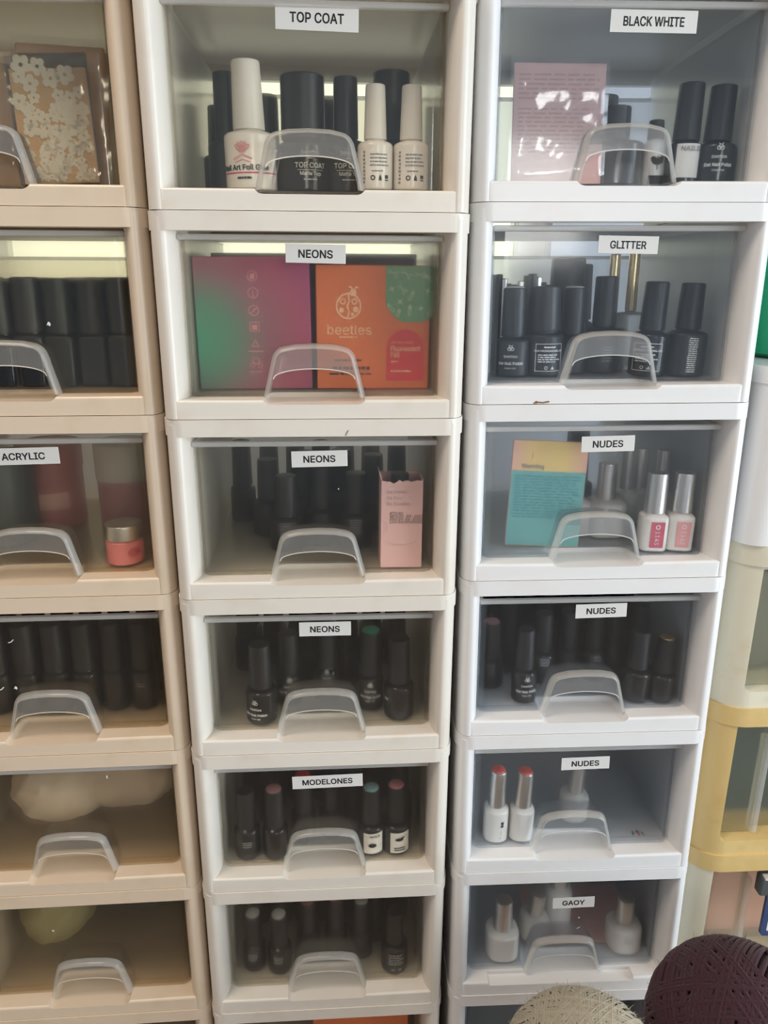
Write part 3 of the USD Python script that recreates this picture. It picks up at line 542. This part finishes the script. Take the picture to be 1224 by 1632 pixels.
# --- centre, fifth drawer
WL = lambda R, f, s: [P('label', flat(sg.box(-.0085, .003, .0085, .0225)), 'white_card', R, f), P('label_print', at_front(cat([text('NAILS', .0020, .001, .0190, False)] + [at_front(flat(affinity.scale(sg.Point(-.001, .0115).buffer(.0024), 1.3, .8)), 0)]) if s else cat([at_front(flat(affinity.scale(sg.Point(-.001, .0165).buffer(.0018), 1.7, .8).union(affinity.rotate(affinity.scale(sg.Point(.001, .0175).buffer(.0014), 1.8, .5), 30))), 0), bars(2, .010, .0085, .0022, .0010, 3)]), -.0003), 'ink', R+.02, f)]
for x, y, H_, w_, lab, kw in [(-64, 28, 69, 21, 'black bottle with plain cap, leftmost in fifth centre drawer', dict(prints=[small_print(10.5, .1, 18, 3, 8)])), (-41, 27, 70, 21, 'black bottle with mauve cap top in fifth centre drawer', dict(dot='mauve_dot')),
                      (-18, 44, 70, 21, 'black bottle with red cap top in fifth centre drawer', dict(dot='scarlet_dot')), (6, 50, 64, 22, 'black bottle hidden behind the fifth centre handle', {}),
                      (39, 28, 68, 22.5, 'black bottle with white label and pale teal cap top', dict(dot='teal_dot', prints=WL(11.2, .15, 1))), (60, 26, 70, 24.5, 'black bottle with white label and pink cap top', dict(dot='pink_dot', prints=WL(12.2, .25, 0))),
                      (24, 70, 68, 22, 'black bottle at the back of fifth centre drawer, right of sticker', {}), (66, 62, 68, 22, 'black bottle at the back of fifth centre drawer, far right', dict(dot='mauve_dot')), (-48, 70, 66, 22, 'black bottle at the back of fifth centre drawer, left', {})]:
    bottle(1, 4, x, y, lab, H_, w_, .54, (16, 14.5), **kw)
# --- right, third NUDES
fl = flat(shapely.union_all([affinity.translate(sg.Point(0, 0).buffer(.0013), .0024*math.cos(a), .0024*math.sin(a)) for a in np.linspace(0, 2*math.pi, 6)[:5]] + [sg.Point(.003, .004).buffer(.0010), sg.Point(.004, -.002).buffer(.0010)]))
white_nude(2, 4, -62, 25, 'white bottle with red cap top and dark blossom print', 72, 20.5, dot='red_dot', e=2.4, tilt=1, extra=[P('blossom_print', cat([at_front(fl, 0, 0, .018), bars(2, .006, .0115, .002, .0008, 2)]), 'ink', 10.25, .55), P('fine_print', bars(1, .007, .006, .0012, .0016, 4, ragged=0), 'grey_print', 10.25, .5)], cw=(14.5, 13.5))
white_nude(2, 4, -40.5, 25.5, 'white bottle with red cap top and grey fine print', 70, 20.5, dot='red_dot', e=2.4, tilt=2, extra=[P('fine_print', bars(8, .006, .024, .0022, .0008, 6), 'grey_print', 10.25, .6)], cw=(14.5, 13.5))
white_nude(2, 4, 11, 50, 'white bottle with silver cap leaning alone behind the handle', 60, 24, e=2.6, tilt=3, cw=(13.5, 12.5), extra=[P('fine_print', bars(2, .008, .017, .002, .0008, 6), 'grey_print', 12, -.2)])
# --- centre, sixth drawer
for i, (x, y, H_, w_, dotc) in enumerate([(-65, 36, 66, 20, 'grey_lid'), (-42, 32, 68, 21, 'grey_lid'), (-17, 46, 68, 21, 'mauve_dot'), (8, 48, 68, 21, 'mauve_dot'), (31, 44, 68, 21, 'grey_lid'), (60, 24, 71, 23.5, None), (45, 62, 60, 21, 'mauve_dot')]):
    bottle(1, 5, x, y, ['black bottle, first from left in sixth centre drawer', 'black bottle, second from left in sixth centre drawer', 'black bottle with mauve top left of the handle in sixth centre drawer', 'black bottle with mauve top above the handle in sixth centre drawer', 'black bottle with pale top right of the handle in sixth centre drawer', 'black bottle with printed label, rightmost in sixth centre drawer', 'short dark bottle with mauve top behind the rightmost, sixth centre drawer'][i], H_, w_, .54, (15.5, 14), dot=dotc, dome=.3,
           prints=[P('fine_print', cat([bars(5, .014, .0215, .0024, .0009, 5), at_front(flat(ring(-.003, .0055, .0012, .0005).union(ring(.003, .0055, .0012, .0005))), 0)]), 'grey_print', 11.7, .1)] if i == 5 else [small_print(w_/2, 0, 20, 4, 9)] if i < 2 else ())
# --- right, sixth drawer
GA = lambda R: [P('lettering', text('GAOY', .0048, 0, .0125, False), 'grey_print', R, 0)]
white_nude(2, 5, -50, 32, 'chubby white bottle with brushed cap at left in sixth right drawer', 70, 29, e=2.6, cw=(17.5, 16), cap=.52, extra=[])
white_nude(2, 5, -18, 51, 'white bottle with cap leaning behind the left chubby bottle', 57, 26, e=2.6, cw=(15, 14), tilt=6, cap=.5)
white_nude(2, 5, 62.5, 36, 'white bottle with faint lettering, rightmost in sixth right drawer', 64, 30, e=2.6, cw=(16.5, 15), cap=.5, extra=GA(15.05))
white_nude(2, 5, 8, 62, 'tall white bottle behind the sticker of sixth right drawer', 82, 24, e=3, cw=(17, 16), cap=.40)
ct = thing('pink_sheet', 'flat pink sheet lying on the floor of sixth right drawer', 'sheet', place(2, 5, 30, 36)); obj('paper', rbox(-.05, .05, 0, .07, 0, .0008, .0003, 4), 'card_pink', ct)

# --- left tower
c = thing('decal_packet', 'brown card packet covered in white flower decals', 'packet', place(0, 0, 45.5, 26, 2, -2.5, 1.2) @ Rx(-.05))
obj('card', rbox(-.0230, .0230, 0, .0012, 0, .0660, .0003, 4), 'tan_card', c)
r4 = random.Random(12); fs = []
def flower(s): return shapely.union_all([affinity.rotate(affinity.scale(sg.Point(0, .62*s).buffer(.42*s, 5), 1, 1.05), 72*k, origin=(0, 0)) for k in range(5)]).difference(sg.Point(0, 0).buffer(.14*s, 5))
for i in range(150):
    z = .003+.066*(r4.random()**1.35); s = (.0020+.0026*(z/.066))*(.7+.6*r4.random()); x = (-.0195+.039*r4.random())
    if z < .045 or all(math.hypot(x-a, z-b) > .0062 for a, b in fs[-14:]):
        if z >= .045: fs.append((x, z))
        obj('flower', at_front(flat(affinity.translate(affinity.rotate(flower(s), r4.random()*72, origin=(0, 0)), x, z), .0003), -.0001*(i % 4)), 'flower_white', c, False)
obj('clear_bag', bag_mesh(-.0245, .0245, -.0002, .074, .003, 8), 'bag', c, True)
c = thing('peach_packet', 'pale peach packet behind the flower decals, far left', 'packet', place(0, 0, -14, 36, 5, 2)); obj('card', rbox(-.030, .030, 0, .003, 0, .072, .001, 4), 'peach', c); obj('clear_bag', bag_mesh(-.032, .032, 0, .076, .004, 3), 'bag', c, True)
c = thing('peach_packet', 'peach packet leaning at the right behind the flower decals', 'packet', place(0, 0, 42, 46, -3, 3)); obj('card', rbox(-.028, .028, 0, .003, 0, .084, .001, 4), 'peach', c); obj('clear_bag', bag_mesh(-.030, .030, 0, .088, .004, 4), 'bag', c, True)
ORD = ['first', 'second', 'third', 'fourth', 'fifth', 'sixth', 'seventh', 'eighth']
for j in range(5):
    for i in range(8):
        x, y = -72+20.3*i+rng.uniform(-1, 1), 42+22*j+rng.uniform(-1, 1)
        if i < 1: continue
        bottle(0, 1, x, y, 'black square bottle in the packed rows of second left drawer' if j else f'black square bottle in front row of second left drawer, {ORD[7-i]} from right', 72+rng.uniform(-1.5, 1.5), 20, .5, (19.2, 19), 'black_gloss', 'black_matte', 5, group='packed black bottles' if j else None)
c = thing('cream_packet', 'large cream paper packet behind the flower decals, topmost left drawer', 'packet', place(0, 0, 12, 70)); obj('packet', rbox(-.066, .066, 0, .01, 0, .086, .003, 6), 'flower_white', c); obj('crease', at_front(flat(sg.box(-.060, .078, .060, .0786)), 0), 'peach', c, False)
jr = thing('acrylic_jar', 'small pink jar with silver lid at front of ACRYLIC drawer', 'jar', place(0, 2, 59.5, 33))
obj('glass', loft([(0, .0122, .0122, 2), (.001, .0134, .0134, 2), (.017, .0134, .0134, 2), (.0185, .012, .012, 2)]), 'jar_pink', jr, 40)
obj('lid', loft([(.0185, .0128, .0128, 2), (.019, .0136, .0136, 2), (.0285, .0136, .0136, 2), (.0295, .0128, .0128, 2)]), 'silver', jr, 40)
obj('print', wrap(flat(affinity.scale(sg.Point(0, .010).buffer(.005), 1, .7)), .0134, .75), 'red_label', jr, False)
jr = thing('powder_tub', 'large pink powder tub far back in ACRYLIC drawer', 'tub', place(0, 2, -22, 130))
obj('body', loft([(0, .023, .023, 2), (.002, .025, .025, 2), (.05, .025, .025, 2)]), 'tub_pink', jr, 40); obj('lid', loft([(.05, .026, .026, 2), (.07, .026, .026, 2), (.071, .025, .025, 2)]), 'tub_pink', jr, 40); obj('label', wrap(flat(sg.box(-.02, .018, .02, .032)), .0252), 'card_pink', jr, False)
jr = thing('powder_tub', 'grey lidded tub at back right of ACRYLIC drawer', 'tub', place(0, 2, 44, 110))
obj('body', loft([(0, .020, .020, 2), (.002, .022, .022, 2), (.045, .022, .022, 2)]), 'mauve_dot', jr, 40); obj('lid', loft([(.045, .023, .023, 2), (.074, .023, .023, 2), (.075, .022, .022, 2)]), 'grey_lid', jr, 40)
jr = thing('powder_tub', 'dark green tub at left behind the ACRYLIC sticker', 'tub', place(0, 2, -50, 90))
obj('body', loft([(0, .026, .026, 2), (.002, .028, .028, 2), (.05, .028, .028, 2)]), 'dark_grey', jr, 40); obj('lid', loft([(.05, .029, .029, 2), (.068, .029, .029, 2), (.069, .028, .028, 2)]), 'dark_grey', jr, 40)
for j in range(2):
    for i in range(6):
        bottle(0, 3, -52+22.5*i, 46+26*j, [f'black bottle in front row of fourth left drawer, {ORD[5-i]} from right', 'black bottle in the back row of fourth left drawer'][j], 74, 22, .54, (18, 17), group=[None, 'back row of fourth left drawer'][j], prints=[small_print(11, 0, 24, 2, 7)] if j == 0 and i % 2 else ())
def crumple(cx, rx, ry, rz, seed, amp=.35):
    s = trimesh.creation.icosphere(4, 1.0); n = meshkit.fbm(s.vertices*2.2+seed, 4, seed); v = s.vertices*(1-amp/2+amp*n)[:, None]; v = v*[rx, ry, rz]; v[:, 2] -= v[:, 2].min(); return trimesh.Trimesh(v, s.faces, process=False)
for x, y, s, lab in ((-30, 80, (.040, .03, .030), 'crumpled beige cloth at left in fifth left drawer'), (28, 96, (.045, .035, .034), 'crumpled beige cloth at right in fifth left drawer')):
    k = thing('cloth', lab, 'cloth', place(0, 4, x, y)); obj('folds', crumple(0, *s, int(x)+50), 'beige_cloth', k, True)
k = thing('cloth', 'olive cloth bundle at left in sixth left drawer', 'cloth', place(0, 5, -45, 75)); obj('folds', crumple(0, .032, .035, .038, 3), 'olive_cloth', k, True)
k = thing('cloth', 'dark bundle at back of sixth left drawer', 'cloth', place(0, 5, 25, 110)); obj('folds', crumple(0, .05, .035, .040, 6), 'dark_grey', k, True)
k = carton('orange_box', 'orange carton just visible in lowest centre drawer', place(1, 6, 30, 40), .09, .05, .092, 'orange_carton')
k = carton('dark_box', 'dark teal box in lowest right drawer behind beige yarn', place(2, 6, 0, 40), .15, .1, .09, 'dark_grey')

# crowded back rows and flecks
for t, r, ys, lab in ((1, 3, (112, 140), 'third NEONS drawer'), (1, 4, (98, 124), 'fifth centre drawer'), (1, 5, (88, 114), 'sixth centre drawer'), (2, 3, (116, 142), 'second NUDES drawer'), (1, 2, (140,), 'torn pink carton drawer')):
    for y in ys:
        for i in range(7):
            bottle(t, r, -66+22*i+rng.uniform(-1, 1), y, f'dark bottle in the crowded back rows of {lab}', 70+rng.uniform(-3, 3), 21.5, .55, (17, 15.5), group=f'crowded back rows of {lab}')
def fleck(t, r, x, z, shape, m='white_print', y=None):
    dr = stage.GetPrimAtPath(str(UNITS[t, r].GetPath()) + '/drawer')
    obj('fleck', at_front(flat(affinity.translate(affinity.scale(shape, mm, mm, origin=(0, 0)), x*mm, z*mm)), PY - .0001 if y is None else y), m, dr, False)
chip = sg.Polygon([(-1.2, -1), (0, 1.4), (1.2, .8), (1.5, -.8), (.6, -1.6), (-.2, -.6)]); curl = stroke([(-2, -1), (0, -.4), (1.5, 1.2)], .8)
for a in ((0, 1, 30.3, 58.1, chip), (0, 3, -23.9, 88.9, curl), (0, 3, -26, 50.5, chip), (0, 3, -36, 50, curl), (0, 4, 32.7, 98.3, affinity.scale(chip, .6, 1.3)), (0, 5, -26.4, 79, affinity.scale(chip, .8, .7)), (1, 2, 15, 76.7, affinity.scale(chip, .4, .4)),
          (2, 5, 12.1, 66.3, affinity.scale(chip, .6, .5)), (2, 5, 12.8, 55.4, affinity.scale(curl, .7, .7))): fleck(*a)
crumbs = thing('crumbs', 'dark red crumbs on the floor of third NUDES drawer, front right', 'crumbs', place(2, 4, 62, 22))
for i in range(9):
    b = trimesh.creation.icosphere(1, .0006+.0006*rng.random()); b.apply_transform(T(rng.uniform(-.007, .006), rng.uniform(-.002, .003), .0009)); obj('crumb', b, 'red_label' if i % 2 else 'black_warm', crumbs, True)
obj('stain', at_front(flat(shapely.union_all([stroke([(-.054, .0006), (-.051, .0012), (-.048, .0009), (-.044, .0016)], .0009), sg.Point(-.0525, .0012).buffer(.0009)])), -.0001), 'rust', stage.GetPrimAtPath(str(UNITS[2, 1].GetPath())), False)
obj('hair', at_front(flat(stroke([(.0205, .1178), (.0210, .1192), (.0222, .1212)], .0003)), -.0011), 'ink', stage.GetPrimAtPath(str(UNITS[1, 2].GetPath())), False)

# ------------------------------------------------------------------ far right tower
RX = .312
white = thing('wide_drawer_unit', 'white drawer unit topmost in the tower at the right edge', 'drawer unit', T(RX, .008, .675))
fr = poly_mf([(x+.13, y) for x, y in rrect(.13, 0, .34, .018)], 0, .131) - rbox(.0215, .2385, -.05, .33, .012, .118, .004) 
fr = fr + (poly_mf([(x+.13, y) for x, y in rrect(.1312, -.0012, .341, .019)], .119, .131))
obj('frame', fr, 'plastic_right', white, 32)
dr = obj('drawer', rbox(.023, .237, .014, .31, .0125, .112, .004) - mbox(.0245, .2355, .0155, .308, .0140, .2), 'tub', white, 40)
def wide_unit(z0, label, body, colour_band, rib_x, panel='panel', h=.1425, gap=0.0, dx=0.0):
    u = thing('wide_drawer_unit', label, 'drawer unit', T(RX+dx, .008, z0))
    pl = [(x+.13, y) for x, y in rrect(.13, 0, .34, .028, 14)]
    f = poly_mf(pl, 0, h-.0165) - rbox(.0205, .2395, -.05, .33, .0145, h+.05, .004)
    f = f + (poly_mf(pl, 0, .0135))
    obj('frame', f, body, u, 32)
    bd = poly_mf([(x+.13, y) for x, y in rrect(.1315, -.0015, .3415, .0295, 14)], h-.0165, h) - mbox(.03, .23, .03, .31, 0, h+.1)
    obj('collar', bd, colour_band, u, 32)
    d = obj('drawer', (mbox(.0225, .0240, .012, .31, .0150, h-.022) + mbox(.236, .2375, .012, .31, .0150, h-.022) + mbox(.0225, .2375, .309, .3105, .015, h-.022) + mbox(.0225, .2375, .034, .31, .0150, .0165)), 'tub', u, 40)
    obj('front_panel', rbox(.0225+gap, rib_x, .0100, .0116, .0150, h-.0215, .0006), panel, d, 40)
    obj('rib', rbox(rib_x-.0008, rib_x+.0042, .0070, .0175, .0150, h-.034, .0012), 'handle_edge', d, 40)
    obj('recess', rbox(rib_x+.002, .2375, .0165, .0181, .0150, h-.0215, .0006), panel, d, 40)
    obj('rim', rbox(.0215, .2385, .0085, .0120, h-.0225, h-.0195, .0008), 'rim', d, 40)
    return u
A = wide_unit(.538, 'cream drawer unit under the white one in the right edge tower', 'plastic_cream', 'plastic_cream', .075, h=.137)
B = wide_unit(.3955, 'yellowed drawer unit with black gap beside its panel, right edge tower', 'plastic_yellow', 'plastic_yellow', .0520, gap=.0035)
C = wide_unit(.253, 'cream drawer unit with yellow collar and blue tag, right edge tower', 'plastic_cream', 'plastic_yellow', .0570)
D = wide_unit(.1105, 'yellowed drawer unit behind the plum yarn ball', 'plastic_cream', 'plastic_cream', .0570)
E_ = wide_unit(-.032+.032, 'cream drawer unit at the foot of the right edge tower', 'plastic_cream', 'plastic_cream', .057, h=.1105, dx=.006)
g = thing('dark_clip', 'dark grey clip bar at top of drawer in cream unit with blue tag', 'clip', T(RX+.062, .004, .253+.1005)); obj('bar', rbox(0, .06, 0, .010, 0, .019, .0015), 'dark_grey', g); obj('ledge', rbox(.002, .06, -.001, .006, .017, .0195, .0008), 'grey_lid', g)
g = thing('tag', 'white card tag in navy frame hanging from dark clip bar', 'tag', T(RX+.0705, .006, .308))
fp = sg.box(.0035, .0035, .045, .055).buffer(.0035, 8); ip = sg.box(.0075, .0068, .041, .05).buffer(.0030, 8)
obj('frame', at_front(flat(fp.difference(ip.buffer(-.0004)), .003), 0), 'tag_blue', g, False); obj('card', at_front(flat(ip, .0015), .0012), 'white_card', g, False)
obj('print', at_front(flat(stroke([(.008, .022), (.0095, .018), (.012, .024), (.014, .019), (.017, .026), (.020, .020)], .0006)), .001), 'ink', g, False); obj('red_mark', at_front(flat(stroke([(.005, .046), (.008, .043), (.014, .042)], .0014)), .0008), 'red_print', g, False)
k = carton('dark_box', 'dark teal box seen through the yellowed unit panel', place(2, 6, 0, 0) @ np.eye(4) if False else T(RX+.13, .0445, .3955+.0168), .205, .1, .100, 'teal_box')
k = carton('grey_box', 'grey green box seen through the cream unit under the white unit', T(RX+.13, .0445, .538+.0168), .205, .1, .085, 'grey_green')
k = carton('pink_pack', 'pale pink pack seen through the cream unit panel', T(RX+.09, .05, .253+.0168), .09, .05, .075, 'card_pink')
g = thing('green_bin', 'emerald green plastic bin standing on the right edge tower', 'bin', T(RX+.012, .035, .8066))
gb = lambda w, d, h, o: loft([(0, w/2, d/2, 6), (h, w/2+.010, d/2+.010, 6)], 40)
bm = loft([(0, .10, .10, 7), (.003, .104, .104, 7), (.11, .112, .112, 7)], 48); bm.apply_translation((.112, .112, 0)); obj('body', bm, 'green_bin', g, 40)
bm = loft([(.108, .115, .115, 7), (.116, .116, .116, 7)], 48); bm.apply_translation((.112, .112, 0)); obj('rim', bm, 'green_bin', g, 40)

# ------------------------------------------------------------------ yarn balls on a stool in front of the towers
def tube_loop(pts, r, n=5):
    pts = np.asarray(pts); N = len(pts); tg = np.roll(pts, -1, 0)-np.roll(pts, 1, 0); tg /= np.linalg.norm(tg, axis=1)[:, None]; nm = pts/np.linalg.norm(pts, axis=1)[:, None]; bn = np.cross(tg, nm)
    a = np.arange(n)*2*math.pi/n; V = (pts[:, None]+r*(np.cos(a)[None, :, None]*nm[:, None]+np.sin(a)[None, :, None]*bn[:, None])).reshape(-1, 3); F = []
    for i in range(N):
        for j in range(n):
            p, q = i*n+j, i*n+(j+1) % n; p2, q2 = ((i+1) % N)*n+j, ((i+1) % N)*n+(j+1) % n; F += [[p, p2, q2], [p, q2, q]]
    return V, np.array(F)
def yarn_ball(name, label, c, R, mt, r, axes, per, seed, fuzz=0):
    g = thing(name, label, 'yarn ball', T(*c)); rr = random.Random(seed)
    obj('core', trimesh.creation.icosphere(4, R*.965), mt, g, True)
    Vs, Fs, n0 = [], [], 0
    for ax in axes:
        z = np.array(ax, float); z /= np.linalg.norm(z); x = np.cross(z, [.3, .5, .8]); x /= np.linalg.norm(x); y = np.cross(z, x)
        for k in range(per):
            off = (k-(per-1)/2)*r*1.75; th = np.linspace(0, 2*math.pi, 72, endpoint=False); w = off + .004*R/.065*np.sin(th+rr.random()*6)*rr.random()
            rad = R*(1+.012*rr.random()); q = np.sqrt(np.maximum(rad**2-w**2, 0)); p = q[:, None]*(np.cos(th)[:, None]*x+np.sin(th)[:, None]*y)+w[:, None]*z
            V, F = tube_loop(p, r); Vs.append(V); Fs.append(F+n0); n0 += len(V)
    obj('winding', trimesh.Trimesh(np.vstack(Vs), np.vstack(Fs), process=False), mt, g, True, kind='stuff')
    if fuzz:
        n = fuzz; d = np.array([[rr.gauss(0, 1) for _ in range(3)] for _ in range(n)]); d /= np.linalg.norm(d, axis=1)[:, None]
        t = np.array([[rr.gauss(0, 1) for _ in range(3)] for _ in range(n)]); P0 = d*R; P1 = d*(R+.0008)+t*.0006; P2 = d*(R+.0012)+t*.0015
        cv = UsdGeom.BasisCurves.Define(stage, numbered(str(g.GetPath()), 'fuzz')); cv.CreateTypeAttr('linear'); cv.CreateCurveVertexCountsAttr([3]*n)
        cv.CreatePointsAttr(Vt.Vec3fArray.FromNumpy(np.stack([P0, P1, P2], 1).reshape(-1, 3).astype(np.float32))); cv.CreateWidthsAttr([.00016]); cv.SetWidthsInterpolation('constant')
        UsdShade.MaterialBindingAPI.Apply(cv.GetPrim()).Bind(MAT[mt]); tag(cv.GetPrim(), kind='stuff')
yarn_ball('yarn_ball', 'dark plum yarn ball in front of the right edge tower', (.2995, -.106, .3385), .0625, 'plum_yarn', .0017, [(1, .2, .3), (.2, 1, .5), (.6, -.5, .8), (-.7, .4, .6), (.1, .2, 1), (.9, -.8, .2)], 15, 3, 3000)
yarn_ball('yarn_ball', 'beige fuzzy yarn ball in front of the right white tower', (.1745, -.138, .3445), .0560, 'beige_yarn', .0007, [(1, .25, .1), (.9, -.3, .2), (.3, 1, .15), (-.6, .8, .1)], 46, 5, 6000)
s = thing('stool', 'small wooden stool under the two yarn balls', 'stool', T(.24, -.12, 0))
obj('seat', rbox(-.12, .12, -.065, .045, .255, .2738, .006), 'wood_light', s)
for x in (-.095, .095):
    for y in (-.045, .025): obj('leg', trimesh.creation.cylinder(.013, .255, sections=18, transform=T(x, y, .1275)), 'wood', s)
